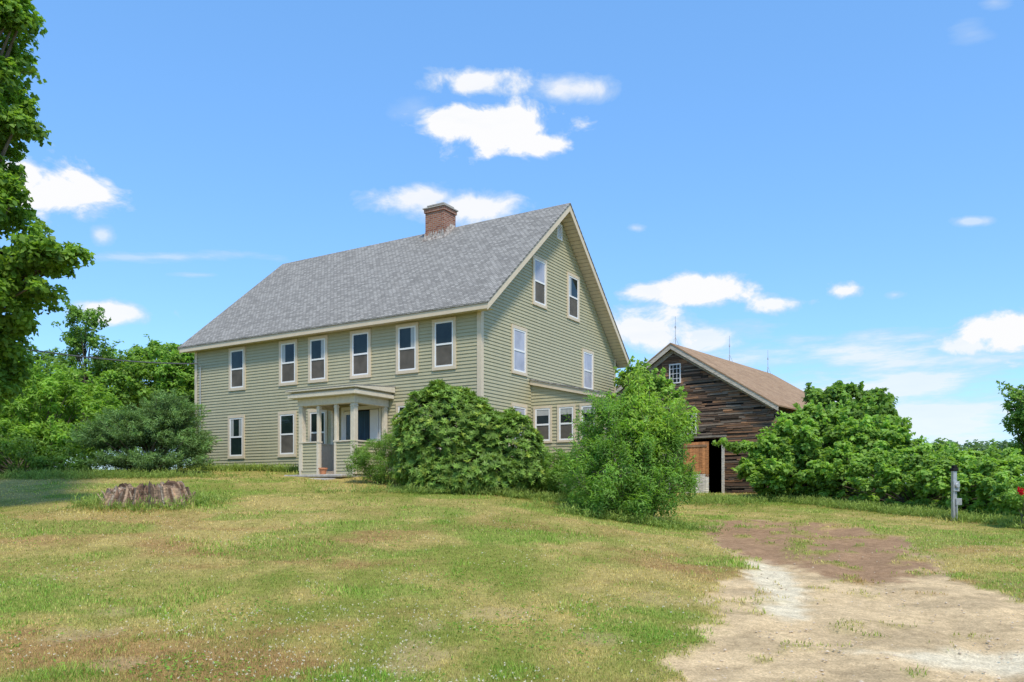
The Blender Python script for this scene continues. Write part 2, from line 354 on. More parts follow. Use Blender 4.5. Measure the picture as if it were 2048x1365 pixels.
pot=top('flower_pot','small terracotta flower pot on the porch step','flower pot',pp)
mb=MB();k=20
prof=[(0,.0),(.085,0),(.12,.17),(.145,.17),(.145,.21),(.12,.21),(.11,.18),(0,.18)]
for i in range(len(prof)-1):
    for j in range(k):
        t0,t1=2*math.pi*j/k,2*math.pi*(j+1)/k
        (ra,zA),(rb,zB)=prof[i],prof[i+1]
        mb.poly([(ra*math.cos(t0),ra*math.sin(t0),zA),(ra*math.cos(t1),ra*math.sin(t1),zA),(rb*math.cos(t1),rb*math.sin(t1),zB),(rb*math.cos(t0),rb*math.sin(t0),zB)])
mb.obj('pot',[TERRA],pot)
# ---------------------------------------------------------------- BARN
BT=math.radians(39);BO=Vector((11.07,34,E-.1))
barn=top('barn','old weathered dark board barn with brown gable roof and open door','barn',BO,-BT)
BW,BL,bze,bzr=9.36,11.6,3.95,6.93
bf=FR((0,0,0),(1,0,0),(0,-1,0));bs=FR((0,0,0),(0,1,0),(1,0,0))
bk=(bzr-bze)/(BW/2)
mb=MB()
def boards(fr,ul,ur,gab,hole=None,zmax=7):
    z=0.0
    while z<zmax:
        h=.07+.035*rng.random();u=ul
        while u<ur:
            L=.3+1.5*rng.random()**1.5;v=min(u+L,ur)
            segs=[(u,v)]
            if hole:
                hs=[];h0,h1,hz0,hz1=hole
                for a,b in segs:
                    if z<hz1 and b>h0 and a<h1:
                        if a<h0: hs.append((a,h0))
                        if b>h1: hs.append((h1,b))
                    else: hs.append((a,b))
                segs=hs
            for a,b in segs:
                zt_=z+h
                if gab:
                    lo=-BW+max(0,(zt_-(bze-.12))/bk);hi=-max(0,(zt_-(bze-.12))/bk);a,b=max(a,lo),min(b,hi)
                if b-a<.04 or rng.random()<.03: continue
                n=.010+.03*rng.random();q=rng.random()
                if q<.22: c=(.36,.20,.11)
                elif q<.60: c=(.22,.14,.095)
                elif q<.86: c=(.25,.20,.155)
                else: c=(.09,.065,.045)
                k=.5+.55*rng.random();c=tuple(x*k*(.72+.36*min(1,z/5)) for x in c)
                d1,d2=.03*(rng.random()-.5),.03*(rng.random()-.5);P=fr.p;a+=.004;b-=.006;zt2=z+h-.006
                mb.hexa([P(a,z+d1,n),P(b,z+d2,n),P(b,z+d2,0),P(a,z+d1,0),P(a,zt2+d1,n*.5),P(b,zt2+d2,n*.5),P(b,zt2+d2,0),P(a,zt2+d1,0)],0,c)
            u=v
        z+=h
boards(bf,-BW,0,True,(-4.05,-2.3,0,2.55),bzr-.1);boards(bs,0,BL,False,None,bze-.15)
def bq(p): mb.poly(p,1,(.03,.025,.02))
bq([(-BW,0.01,0),(-4.05,0.01,0),(-4.05,0.01,2.55),(-BW,0.01,2.55)]);bq([(-2.3,0.01,0),(0,0.01,0),(0,0.01,2.55),(-2.3,0.01,2.55)])
bq([(-BW,0.01,2.55),(0,0.01,2.55),(0,0.01,bze-.12),(-BW/2,.01,bzr-.12),(-BW,0.01,bze-.12)])
bq([(-.01,0,0),(-.01,BL,0),(-.01,BL,bze-.1),(-.01,0,bze-.1)]);bq([(-BW,0,-.5),(-BW,BL,-.5),(-BW,BL,bze-.1),(-BW,0,bze-.1)])
bq([(-BW,BL,-.5),(0,BL,-.5),(0,BL,bze-.12),(-BW/2,BL,bzr-.12),(-BW,BL,bze-.12)])
mb.obj('wall',[WOODW,DARK],barn,col=True)
mb=MB()
for s in (1,-1):
    xe=0 if s>0 else -BW;xo=xe+.3*s;zo=bze-.3*bk
    mb.hexa([(xo,-.35,zo),(-BW/2,-.35,bzr),(-BW/2,BL+.3,bzr),(xo,BL+.3,zo),(xo,-.35,zo+.06),(-BW/2,-.35,bzr+.06),(-BW/2,BL+.3,bzr+.06),(xo,BL+.3,zo+.06)])
br=mb.obj('roof',[BROOF],barn)
mb=MB()
for s in (1,-1):
    xe=0 if s>0 else -BW;xo=xe+.3*s;zo=bze-.3*bk
    mb.hexa([(xo,-.33,zo-.2),(-BW/2,-.33,bzr-.22),(-BW/2,-.29,bzr-.22),(xo,-.29,zo-.2),(xo,-.33,zo-.003),(-BW/2,-.33,bzr-.003),(-BW/2,-.29,bzr-.003),(xo,-.29,zo-.003)],0,(.58,.53,.45))
    mb.hexa([(xe-.02*s,-.05,bze-.3),(-BW/2,-.05,bzr-.38),(-BW/2,-.044,bzr-.38),(xe-.02*s,-.044,bze-.3),(xe-.02*s,-.05,bze-.11),(-BW/2,-.05,bzr-.14),(-BW/2,-.044,bzr-.14),(xe-.02*s,-.044,bze-.11)],0,(.5,.46,.4))
mb.obj('rake_board',[WOODW],br,col=True)
for t in (.15,6.1,11.3):
    mb=MB();mb.tube([(-BW/2,t,bzr+.05),(-BW/2,t,bzr+1.35)],[.018,.008],6)
    for q in range(3):
        an=q*2.1;mb.tube([(-BW/2+.22*math.cos(an),t+.22*math.sin(an),bzr+.02-(.22*abs(math.cos(an))*bk)),(-BW/2,t,bzr+.4)],.01,5)
    mb.tube([(-BW/2,t,bzr+.8),(-BW/2,t,bzr+.9)],[.04,.03],8)
    mb.obj('lightning_rod',[METAL],br)
def bwin(uc,z0,z1,w):
    mb=MB();u0,u1=uc-w/2,uc+w/2
    bf.box(mb,u0,u0+.05,z0+.05,z1-.05,.003,.06);bf.box(mb,u1-.05,u1,z0+.05,z1-.05,.003,.06);bf.box(mb,u0,u1,z0,z0+.05,.003,.065);bf.box(mb,u0,u1,z1-.05,z1,.003,.065)
    for k in (1,2): bf.box(mb,u0+w*k/3-.012,u0+w*k/3+.012,z0+.05,z1-.05,.003,.052)
    for k in (1,2,3): bf.box(mb,u0+.05,u1-.05,z0+(z1-z0)*k/4-.012,z0+(z1-z0)*k/4+.012,.003,.05)
    bf.quad(mb,u0+.05,u1-.05,z0+.05,z1-.05,.045,1);mb.obj('window',[WHITE,GDARK],barn)
bwin(-4.6,5.15,6.05,.58);bwin(-3.85,2.8,3.72,.62)
mb=MB()
for i in range(8):
    u=-4.16+i*.155;k=.7+.5*rng.random();bf.box(mb,u,u+.145,1.0 if i<7 else .85,2.42,.06,.085,0,(.72*k,.33*k,.14*k))
bf.box(mb,-4.12,-3.0,2.2,2.3,.086,.11,0,(.4,.25,.15))
for i in range(8):
    u=-4.16+i*.155;k=.85+.3*rng.random();bf.box(mb,u,u+.145,.05,.98,.06,.085,0,(.8*k,.77*k,.72*k))
mb.obj('sliding_door',[WOODW],barn,col=True)
mb=MB();bf.box(mb,-2.32,-2.2,0,2.6,-.06,.07,0,(.6,.58,.54));bf.box(mb,-4.2,-2.1,2.6,2.68,.02,.09,0,(.3,.27,.23));mb.obj('door_frame',[WOODW],barn,col=True)
# ---------------------------------------------------------------- STUMP
sz=float(gz(SX,SY))
mb=MB();A=200;rows=[]
def ang(t,s,f): return float(fbm(math.cos(t)*f+9,math.sin(t)*f+9,s,4))
for r in range(9):
    row=[]
    for a in range(A):
        t=2*math.pi*a/A;g=ang(t,5,3.2);gr=ang(t,8,17)
        hgt=.14+.28*ang(t,21,2.6)+.32*(ang(t,22,14)-.5)
        q=r/8
        R=(.68+.36*g)*(1+.22*(1-q)**1.3)+.30*(gr-.5)*(1.1-.3*q)
        row.append((R*math.cos(t),R*.82*math.sin(t),-.1+q*(hgt+.1)+.05*(ang(t+r,23,20)-.5)))
    rows.append(row)
for q,dz in ((.93,-.02),(.82,.04),(.68,.0),(.54,.05),(.4,-.02),(.26,.04),(.12,.0)):
    row=[]
    for a in range(A):
        x,y,z=rows[8][a];row.append((x*q,y*q,.24+(z-.24)*q+dz+.26*(float(vn(x*q*15+50,y*q*3+50,4))-.5)+.16*(float(vn(x*q*24+50,y*q*6+50,6))-.5)))
    rows.append(row)
for r,row in enumerate(rows):
    for a,p in enumerate(row):
        mb.v.append(p);k=ang(2*math.pi*a/A,31,24);k=.2+2.3*k*k*(.75+.5*rng.random())
        u_=ang(2*math.pi*a/A,41,11)
        c=(.36*k,.25*k,.17*k) if u_>.54 else ((.30*k,.26*k,.215*k) if u_>.46 else (.17*k,.105*k,.07*k))
        mb.c.append(c)
for r in range(len(rows)-1):
    for a in range(A):
        b=(a+1)%A;mb.f.append((r*A+a,r*A+b,(r+1)*A+b,(r+1)*A+a));mb.m.append(0)
mb.f.append(tuple((len(rows)-1)*A+a for a in range(A)));mb.m.append(0)
for i in range(220):
    t=rng.random()*6.283;R=(.25+.72*rng.random()**.6);x,y=R*math.cos(t),R*.82*math.sin(t);h=.07+.12*rng.random();w=.008+.026*rng.random();k=.35+1.1*rng.random()
    ca,sa=math.cos(t),math.sin(t);z0=.14-.12*max(0,R-.7)/.3;le=.22*(rng.random()-.3);ls=.28*(rng.random()-.5)
    P=[]
    for zz,s in ((z0,1),(z0+h,.4)):
        for du,dr in ((-w,0),(w,0),(w,.025),(-w,.025)):
            f=1-s;P.append((x-sa*(du*s+ls*f)+ca*(dr+le*f),y+ca*(du*s+ls*f)+sa*(dr+le*f),zz))
    mb.hexa(P,0,(.36*k,.265*k,.185*k))
STW=pm('rotten_wood',(.35,.35,.35),(1.4,1.37,1.3),9,.95,1,(1,1,3),attr=True)
tag(mb.obj('tree_stump',[STW],None,(SX,SY,sz+.0),col=True),'wide rotting grey brown tree stump in the lawn','tree stump')
# ---------------------------------------------------------------- METER POST
mx,my=(1908-1024)/F*21.2,21.2;mz=float(gz(mx,my))
post=top('meter_post','grey utility post with electric meter box by hedge','utility post',(mx,my,mz),.2)
mb=MB();mb.box(-.055,.055,-.045,.045,-.3,1.32);mb.obj('post',[METAL],post,bevel=.006)
mb=MB();mb.box(-.09,.09,-.10,-.047,.78,1.05);mb.tube([(0,-.10,.94),(0,-.15,.94)],.065,14);mb.obj('meter_box',[METAL],post,bevel=.008)
mb=MB();mb.box(.0,.17,-.09,-.047,.42,.6);mb.obj('outlet_box',[METAL],post,bevel=.008)
mb=MB();mb.tube([(.03,-.07,.42),(.03,-.07,-.1)],.02,8);mb.obj('conduit',[METAL],post)
mb=MB();mb.tube([(-.06,-.07,.78),(-.09,-.08,.5),(-.05,-.07,-.1)],.018,8);mb.obj('conduit',[METAL],post)
mb=MB();mb.box(-.08,.08,-.08,.06,1.322,1.40);mb.box(-.05,.05,-.07,.05,1.40,1.47);mb.obj('post_cap',[DARK],post,bevel=.01)
# ---------------------------------------------------------------- FOLIAGE
def unit(v): return v/np.maximum(np.linalg.norm(v,axis=1,keepdims=True),1e-9)
def leafmesh(name,P,Nn,Ln,Wn,C,mat,parent=None,A=None,fold=.15,loc=(0,0,0)):
    n=len(P);Nn=unit(Nn)
    if A is None: A=rng.normal(size=(n,3))
    A=unit(A-Nn*np.sum(A*Nn,1,keepdims=True));B=np.cross(Nn,A)
    Ln=np.broadcast_to(Ln,(n,))[:,None];Wn=np.broadcast_to(Wn,(n,))[:,None]
    V=np.empty((n,4,3),np.float32);P=P-np.array(loc)
    V[:,0]=P;V[:,1]=P+A*Ln*.45+B*Wn*.5+Nn*Wn*fold;V[:,2]=P+A*Ln-Nn*Ln*.12;V[:,3]=P+A*Ln*.45-B*Wn*.5+Nn*Wn*fold
    me=bpy.data.meshes.new(name);me.vertices.add(4*n);me.vertices.foreach_set('co',V.ravel())
    me.loops.add(4*n);me.loops.foreach_set('vertex_index',np.arange(4*n,dtype=np.int32));me.polygons.add(n)
    me.polygons.foreach_set('loop_start',np.arange(0,4*n,4,dtype=np.int32));me.polygons.foreach_set('loop_total',np.full(n,4,np.int32))
    ca=me.color_attributes.new('col','FLOAT_COLOR','POINT');cc=np.ones((n,4,4),np.float32);cc[:,:,:3]=C[:,None,:];ca.data.foreach_set('color',cc.ravel())
    me.materials.append(mat);me.update(calc_edges=True)
    o=bpy.data.objects.new(name,me);coll.objects.link(o)
    if parent:o.parent=parent
    else:o.location=loc
    return o
LEAF=leafmat('leaf',.42);WAXY=leafmat('waxy_leaf',.25,.45);NEED=leafmat('needle',.25,.6);GRASS=leafmat('grass_blade',.3,.7)
def clumps(blobs,nc,rc,per,up=.5,shell=.55,squash=.75):
    B=np.array(blobs,float);w=(B[:,3]*B[:,4]+B[:,3]*B[:,5]+B[:,4]*B[:,5]);w/=w.sum()
    k=rng.choice(len(B),nc,p=w);d=unit(rng.normal(size=(nc,3)));r=shell+(1-shell)*rng.random((nc,1))**.6
    C=B[k,:3]+d*B[k,3:]*r
    keep=np.ones(nc,bool)
    for b in B:
        q=(((C-b[:3])/b[3:])**2).sum(1);keep&=q>(shell*.8)**2
    C=C[keep];d=d[keep];R=rc*(.6+.8*rng.random(len(C)))
    n=(per*(R/rc)**2).astype(int);idx=np.repeat(np.arange(len(C)),n)
    dl=unit(rng.normal(size=(len(idx),3))+d[idx]*.5+np.array([0,0,.35]));rr=(.3+.8*rng.random((len(idx),1))**.7)
    P=C[idx]+dl*R[idx][:,None]*rr*np.array([1,1,squash])
    Nn=dl*.6+np.array([0,0,up])+rng.normal(size=P.shape)*.35
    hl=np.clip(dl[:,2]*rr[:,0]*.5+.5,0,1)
    return P,Nn,idx,hl,C,d
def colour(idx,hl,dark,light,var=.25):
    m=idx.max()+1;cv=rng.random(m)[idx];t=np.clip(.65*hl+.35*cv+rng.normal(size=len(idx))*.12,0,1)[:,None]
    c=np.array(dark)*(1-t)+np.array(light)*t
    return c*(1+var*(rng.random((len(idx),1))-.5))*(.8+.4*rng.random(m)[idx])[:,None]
def branches(base,targets,trunk_r,trunk_top=None,nlim=40):
    mb=MB();base=Vector(base)
    tt=Vector(trunk_top) if trunk_top is not None else None
    if tt:
        pts=[base.lerp(tt,i/6)+Vector(((rng.random()-.5)*.12*i/3,(rng.random()-.5)*.12*i/3,0)) for i in range(7)]
        pts[0].z-=.3;mb.tube(pts,[trunk_r*(1.25 if i==0 else 1-.75*i/6) for i in range(7)],10)
    T=targets[rng.permutation(len(targets))[:nlim]]
    for c in T:
        c=Vector(c)
        if tt:
            f=.25+.6*rng.random();s=base.lerp(tt,f);r=trunk_r*(1-.75*f)*.45
            if c.z<s.z: s=base.lerp(tt,.25+.1*rng.random())
        else:
            s=base+Vector(((rng.random()-.5)*.3,(rng.random()-.5)*.3,-.1));r=trunk_r
        mid=s.lerp(c,.5)+Vector(((rng.random()-.5)*.3,(rng.random()-.5)*.3,.12*(c-s).length if tt else .05))
        pts=[s,s.lerp(mid,.5)+Vector((0,0,.05)),mid,mid.lerp(c,.55),c]
        mb.tube(pts,[r,r*.8,r*.6,r*.4,r*.15],5,cap=False)
    return mb
def plant(name,label,cat,blobs,nc,rc,per,L,Wl,dark,light,mat=LEAF,base=None,trunk=None,tr=.05,nlim=40,up=.5,shell=.55,squash=.75,names=('trunk','crown'),fold=.15,axis=None,shoots=0,slen=.7,sup=1.0):
    if base is None:
        bx=np.mean([b[0] for b in blobs]);by=np.mean([b[1] for b in blobs]);base=(bx,by,float(gz(bx,by)))
    e=top(name,label,cat,base)
    P,Nn,idx,hl,C,d=clumps(blobs,nc,rc,per,up,shell,squash)
    twigs=[]
    if shoots:
        cand=np.where(d[:,2]>-.1)[0];q=26
        if len(cand):
            kk=rng.choice(cand,shoots);dv=unit(d[kk]*.8+np.array([0,0,sup])+rng.normal(size=(shoots,3))*.25);ln=slen*(.5+.8*rng.random(shoots))
            ii_=np.repeat(np.arange(shoots),q);t=rng.random(shoots*q)
            dr=np.array([0,0,-.25])*(t**2*ln[ii_])[:,None]
            P2=C[kk][ii_]+dv[ii_]*(t*ln[ii_])[:,None]+dr+rng.normal(size=(shoots*q,3))*(.035+.05*rc)*(1.2-t[:,None])
            P=np.concatenate([P,P2]);Nn=np.concatenate([Nn,rng.normal(size=P2.shape)*.6+np.array([0,0,.7])]);idx=np.concatenate([idx,ii_+idx.max()+1]);hl=np.concatenate([hl,.55+.45*t])
            for s_ in range(shoots): twigs.append((C[kk[s_]]-np.array(base),C[kk[s_]]+dv[s_]*ln[s_]+np.array([0,0,-.25*ln[s_]])-np.array(base)))
    keep=P[:,2]>gz(P[:,0],P[:,1])+.01
    P,Nn,idx,hl=P[keep],Nn[keep],idx[keep],hl[keep]
    n=len(P)
    A=None
    if axis is not None: A=np.array(axis)+rng.normal(size=(n,3))*.7
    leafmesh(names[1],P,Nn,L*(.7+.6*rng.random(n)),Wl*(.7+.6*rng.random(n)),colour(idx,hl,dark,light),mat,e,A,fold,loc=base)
    mb=branches((0,0,0),C-np.array(base),tr,None if trunk is None else np.array(trunk)-np.array(base),nlim=nlim)
    for a_,b_ in twigs: mb.tube([a_,(a_+b_)/2+np.array([0,0,.02]),b_],[.009,.006,.002],4,cap=False)
    mb.obj(names[0],[BARK],e,smooth=True)
    return e
def bl(px,py,d,rw,rh,rd=None):
    c=W3(px,py,d);s=d/F;return (c[0],c[1],c[2],rw*s,rd or rw*s,rh*s)
MD=(.085,.165,.026);ML=(.27,.45,.07)
mb_=[bl(-66,60,17,86,100,1.6),bl(-80,200,17,108,110,1.8),bl(-98,330,16.6,98,110,1.8),bl(-38,405,16.6,78,56,1.4),bl(38,515,16.4,92,38,1.1),bl(-12,600,16.6,88,60,1.3),bl(-65,700,16.8,92,80,1.6),bl(-45,780,17,52,36,1.2),bl(-150,300,17.5,80,200,1.6),bl(-120,-80,17.5,110,90,1.6),bl(26,20,17.2,20,34,.6),bl(30,250,17.1,24,16,.6),bl(120,508,16.2,32,14,.5),bl(100,575,16.2,28,12,.5)]
bx,by=-12.8,17.4;bz=float(gz(bx,by))
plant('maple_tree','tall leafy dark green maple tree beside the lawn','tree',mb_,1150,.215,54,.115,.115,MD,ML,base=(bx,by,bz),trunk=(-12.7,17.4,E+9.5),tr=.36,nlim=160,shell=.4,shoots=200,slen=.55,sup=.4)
def whorl_bush(name,label,blobs,nw,ll,lw,base):
    e=top(name,label,'shrub',base);B=np.array(blobs)
    w=B[:,3]*B[:,5];w/=w.sum();k=rng.choice(len(B),nw,p=w);d=unit(rng.normal(size=(nw,3)));d[:,2]=np.where(d[:,2]<-.75,-d[:,2],d[:,2])
    r=.80+.22*rng.random((nw,1));lump=.09*np.sin(d[:,0:1]*9+k[:,None]*2)*np.cos(d[:,2:3]*8+1)
    C=B[k,:3]+d*B[k,3:]*(r+lump);keep=np.ones(nw,bool)
    for b in B: keep&=(((C-b[:3])/b[3:])**2).sum(1)>.55
    keep&=C[:,2]>gz(C[:,0],C[:,1])+.05
    C=C[keep];d=d[keep];r=(r[keep]);m=len(C);q=9;idx=np.repeat(np.arange(m),q)
    axis=unit(d+np.array([0,0,.7])+rng.normal(size=d.shape)*.25)
    t1=unit(np.cross(axis,np.array([.3,.2,1.])));t2=np.cross(axis,t1)
    ang_=np.tile(np.arange(q)*2*math.pi/q,m)+rng.random(m*q)*.4
    el=.15+.75*rng.random(m*q)
    rad=t1[idx]*np.cos(ang_)[:,None]+t2[idx]*np.sin(ang_)[:,None]
    dirv=rad*np.cos(el)[:,None]+axis[idx]*np.sin(el)[:,None]
    Nn=axis[idx]*np.cos(el)[:,None]-rad*np.sin(el)[:,None]
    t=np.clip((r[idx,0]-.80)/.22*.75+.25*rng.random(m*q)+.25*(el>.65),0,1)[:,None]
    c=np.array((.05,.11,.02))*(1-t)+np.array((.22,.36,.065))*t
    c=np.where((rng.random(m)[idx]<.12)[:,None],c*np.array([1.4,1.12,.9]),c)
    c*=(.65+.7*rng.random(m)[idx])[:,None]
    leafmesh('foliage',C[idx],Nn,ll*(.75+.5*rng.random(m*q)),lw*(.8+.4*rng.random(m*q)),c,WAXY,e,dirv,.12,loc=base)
    br_=branches((0,0,0),C-np.array(base),.03,nlim=90);br_.obj('branches',[BARK],e,smooth=True)
rb=[bl(890,878,22.3,98,106,1.6),bl(930,850,22.4,58,60,1.3),bl(1018,908,22.0,68,82,1.3),bl(845,905,22.2,54,74,1.2),bl(955,945,21.7,125,48,1.4),bl(865,945,21.9,75,40,1.1),bl(1045,945,21.8,44,42,1.0),bl(930,965,21.5,110,26,1.2),bl(965,880,22.0,60,60,1.2)]
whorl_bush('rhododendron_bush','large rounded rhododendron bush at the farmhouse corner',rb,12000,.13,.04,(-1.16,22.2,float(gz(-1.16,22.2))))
S1,S2=(.10,.21,.04),(.30,.53,.10)
sb=[bl(1250,935,19.6,100,80,1.3),bl(1225,885,19.7,68,62,1.1),bl(1300,895,19.7,60,66,1.0),bl(1180,948,19.6,55,58,1.0),bl(1325,968,19.6,56,50,1.0),bl(1250,998,19.3,112,30,1.2),bl(1215,830,19.8,26,28,.5),bl(1372,970,19.8,14,28,.4),bl(1335,885,19.8,24,34,.5)]
plant('deciduous_shrub','tall bright green leafy shrub in front of the annex','shrub',sb,390,.19,75,.115,.028,S1,S2,base=(2.8,19.8,float(gz(2.8,19.8))),tr=.02,nlim=110,names=('stems','foliage'),shell=.3,axis=(0,0,.5),squash=1.5,shoots=230,slen=.7,sup=1.3)
sb2=[bl(1290,835,20.0,45,34,.7),bl(1342,855,20.0,38,32,.5),bl(1265,800,20.1,18,26,.4),bl(1305,880,19.2,36,38,.4),bl(1368,842,20,12,18,.3)]
plant('young_tree','young sapling with light yellow green leaves','shrub',sb2,105,.17,66,.145,.038,(.16,.29,.045),(.40,.60,.10),base=(3.4,20.4,float(gz(3.4,20.4))),tr=.02,nlim=50,names=('stems','foliage'),shell=.2,axis=(.2,0,-.6),squash=1.2,shoots=56,slen=.75,sup=1.2)
plant('weedy_shrub','feathery green weeds beside the porch step','shrub',[bl(752,920,23.3,46,38,.6),bl(785,895,23.2,28,30,.5),bl(722,940,23.2,24,20,.4),bl(790,945,22.9,40,25,.5)],170,.17,75,.08,.016,(.10,.19,.04),(.27,.45,.09),tr=.012,nlim=30,names=('stems','foliage'),axis=(0,0,1),shoots=45,slen=.35,sup=1.4)
plant('low_shrub','low leafy green shrub against the annex foundation','shrub',[bl(1105,935,23.5,50,34,.7),bl(1075,960,22.6,40,20,.5),bl(1130,965,22,45,24,.6)],130,.2,75,.10,.03,(.09,.17,.035),(.25,.43,.08),tr=.012,nlim=30,names=('stems','foliage'),axis=(0,0,.6),shoots=25,slen=.4)
def juniper(name,label,base,blobs,nb):
    e=top(name,label,'shrub',base);B=np.array(blobs);w=B[:,3]*B[:,5];w/=w.sum()
    k=rng.choice(len(B),nb,p=w);d=unit(rng.normal(size=(nb,3)));d[:,2]=np.abs(d[:,2])*.9
    tip=B[k,:3]+d*B[k,3:]*(.62+.62*rng.random((nb,1)))
    out=unit(d*np.array([1,1,.3])+np.array([0,0,.28])+rng.normal(size=d.shape)*.2)
    q=72;idx=np.repeat(np.arange(nb),q);t=rng.random(nb*q)
    spread=rng.normal(size=(nb*q,3))*(.02+.13*(t[:,None]))
    P=tip[idx]-out[idx]*(.75*t)[:,None]+spread*np.array([1,1,.3])
    A=out[idx]+rng.normal(size=P.shape)*.5
    Nn=rng.normal(size=P.shape)*.6+np.array([0,0,.7])
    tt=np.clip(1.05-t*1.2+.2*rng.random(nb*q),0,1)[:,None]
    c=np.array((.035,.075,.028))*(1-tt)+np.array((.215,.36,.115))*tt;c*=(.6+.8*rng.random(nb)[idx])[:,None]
    kp=P[:,2]>gz(P[:,0],P[:,1])+.02
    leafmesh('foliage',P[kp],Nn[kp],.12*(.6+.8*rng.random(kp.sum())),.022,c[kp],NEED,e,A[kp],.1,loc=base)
    b_=branches((0,0,0),tip-np.array(base),.04,nlim=60);b_.obj('branches',[BARK],e,smooth=True)
jb=[bl(300,880,27,104,60,1.6),bl(345,845,27.2,60,60,1.3),bl(225,888,26.8,68,52,1.3),bl(384,900,27,46,42,1.2),bl(290,925,26.4,118,28,1.4),bl(265,850,27.2,54,40,1.2)]
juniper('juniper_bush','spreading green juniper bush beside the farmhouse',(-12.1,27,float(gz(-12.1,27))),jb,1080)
LG1=(.12,.24,.03);LG2=(.33,.54,.085)
plant('sumac_thicket','light green sumac thicket beside the juniper','shrub',[bl(130,840,29,85,70,1.7),bl(60,820,29,75,75,1.7),bl(20,870,28.5,80,70,1.8),bl(110,900,28,90,50,1.6),bl(95,770,29.5,55,40,1.2),bl(-80,860,28.5,80,90,2),bl(190,830,29.5,50,50,1.2)],480,.27,70,.18,.06,LG1,LG2,tr=.04,nlim=60,names=('stems','foliage'),shoots=110,slen=.8)
plant('dark_shrub','dark green shrub under the maple','shrub',[bl(30,915,26,70,42,1.2),bl(140,930,26.5,70,28,1),bl(-60,910,26,70,50,1.2)],170,.26,80,.1,.05,(.07,.145,.028),(.21,.37,.065),tr=.03,nlim=40,names=('stems','foliage'),shoots=40,slen=.5)
def bgtree(label,blobs,nc,rc,per,L,dk,lt,px,d,topy,tr=.12,sh=50):
    x=(px-1024)/F*d;b=(x,d,float(gz(x,d)))
    plant('deciduous_tree',label,'tree',blobs,nc,rc,per,L,L*.7,dk,lt,base=b,trunk=tuple(W3(px,topy,d)),tr=tr,nlim=60,shell=.35,shoots=sh,slen=.9,sup=.9)
bgtree('slender airy green tree behind the sumac thicket',[bl(165,660,37,42,34,1.1),bl(190,705,37,36,48,1),bl(140,740,37,38,40,1),bl(178,636,37,20,14,.6),bl(130,655,37,18,12,.5)],90,.28,40,.15,(.08,.165,.035),(.23,.40,.08),170,37,635,.08,50)
bgtree('leafy green tree standing behind the juniper',[bl(255,740,39,62,38,1.6),bl(300,775,38,85,56,2),bl(240,790,38,70,60,2),bl(292,705,39,16,12,.5)],240,.3,60,.16,(.10,.2,.035),(.29,.48,.085),265,39,705)
bgtree('bushy bright green tree beside the farmhouse gable end',[bl(350,740,38,50,46,1.5),bl(375,780,38,50,70,1.6),bl(338,708,38.5,24,20,.9)],190,.3,60,.16,(.11,.22,.035),(.31,.51,.095),360,38,695)
bgtree('dark green tree filling the gap beyond the lawn',[bl(70,745,42,80,38,2),bl(-20,760,42,90,80,2),bl(110,800,41,90,60,2)],190,.42,65,.2,(.075,.15,.03),(.21,.37,.075),60,42,700)
VD=(.12,.235,.042);VL=(.36,.56,.12)
plant('grapevine_mound','mound of broad leaved grapevine climbing beside the barn','shrub',[bl(1655,890,29.5,130,48,2),bl(1625,850,29.8,58,32,1.3),bl(1740,892,29,80,38,1.6),bl(1568,915,29.5,58,44,1.3),bl(1505,935,29.8,26,25,.8),bl(1540,965,29.2,34,28,.8),bl(1482,895,29.9,22,7,.4),bl(1590,855,29.8,28,16,.5),bl(1620,950,28.8,100,44,1.4)],820,.17,62,.145,.14,VD,VL,tr=.04,nlim=60,names=('stems','foliage'),up=.8,shoots=240,slen=.6,sup=.3)
plant('vine_covered_tree','dark green vine covered tree beside the barn roof','tree',[bl(1700,803,34,70,20,1.4),bl(1655,792,34,38,14,.9),bl(1745,822,33.5,40,20,1.2),bl(1700,845,33,90,30,1.6)],260,.21,64,.16,.15,(.085,.17,.035),(.26,.43,.09),tr=.12,base=(13.9,33.8,float(gz(13.9,33.8))),trunk=tuple(W3(1690,795,33.8)),nlim=50,shoots=90,slen=.5,sup=.4)
hb=[]
for i in range(16):
    t=i/15;x=9.9+(13.6-9.9)*t;y=30.3+(19.6-30.3)*t;g=float(gz(x,y));h=1.95+.12*math.sin(i*2.1)-.5*t
    hb.append((x+.5,y+.4,g+h*.45,1.0,1.0,h*.55))
    hb.append((x+2.0,y+1.2,g+h*.55,1.1,1.1,h*.6))
plant('overgrown_hedge','overgrown leafy vine hedge along the driveway edge','hedge',hb,1900,.155,66,.12,.11,VD,(.37,.57,.12),tr=.03,nlim=120,names=('stems','foliage'),up=.8,shoots=280,slen=.45,sup=.5,shell=.7)
bgtree('green tree at the end of the hedge',[bl(2075,830,25,50,50,1.2),bl(2052,790,25,30,18,.6),bl(2095,890,25,65,60,1.4)],150,.21,62,.12,(.09,.18,.035),(.25,.42,.08),2090,25,790,.09,40)
plant('red_flower_bush','low bush with a few red blooms by the hedge','shrub',[bl(2050,990,19.3,30,22,.4)],26,.16,60,.07,.05,VD,VL,tr=.012,nlim=12,names=('stems','foliage'))
c0=W3(2042,984,18.85);P=c0+rng.normal(size=(60,3))*.04
leafmesh('blossoms',P,rng.normal(size=(60,3)),.06,.05,np.tile(np.array([[.55,.01,.03]]),(60,1)),LEAF,bpy.data.objects['red_flower_bush'],loc=tuple(bpy.data.objects['red_flower_bush'].location))
plant('creeper','leafy creeper rising behind the annex roof','shrub',[bl(1262,756,31.5,28,18,.7),bl(1300,776,31.5,30,22,.8),bl(1335,802,31,26,26,.7)],80,.21,60,.15,.12,VD,VL,tr=.03,nlim=25,names=('stems','foliage'),shoots=25,slen=.6)
fb=[]
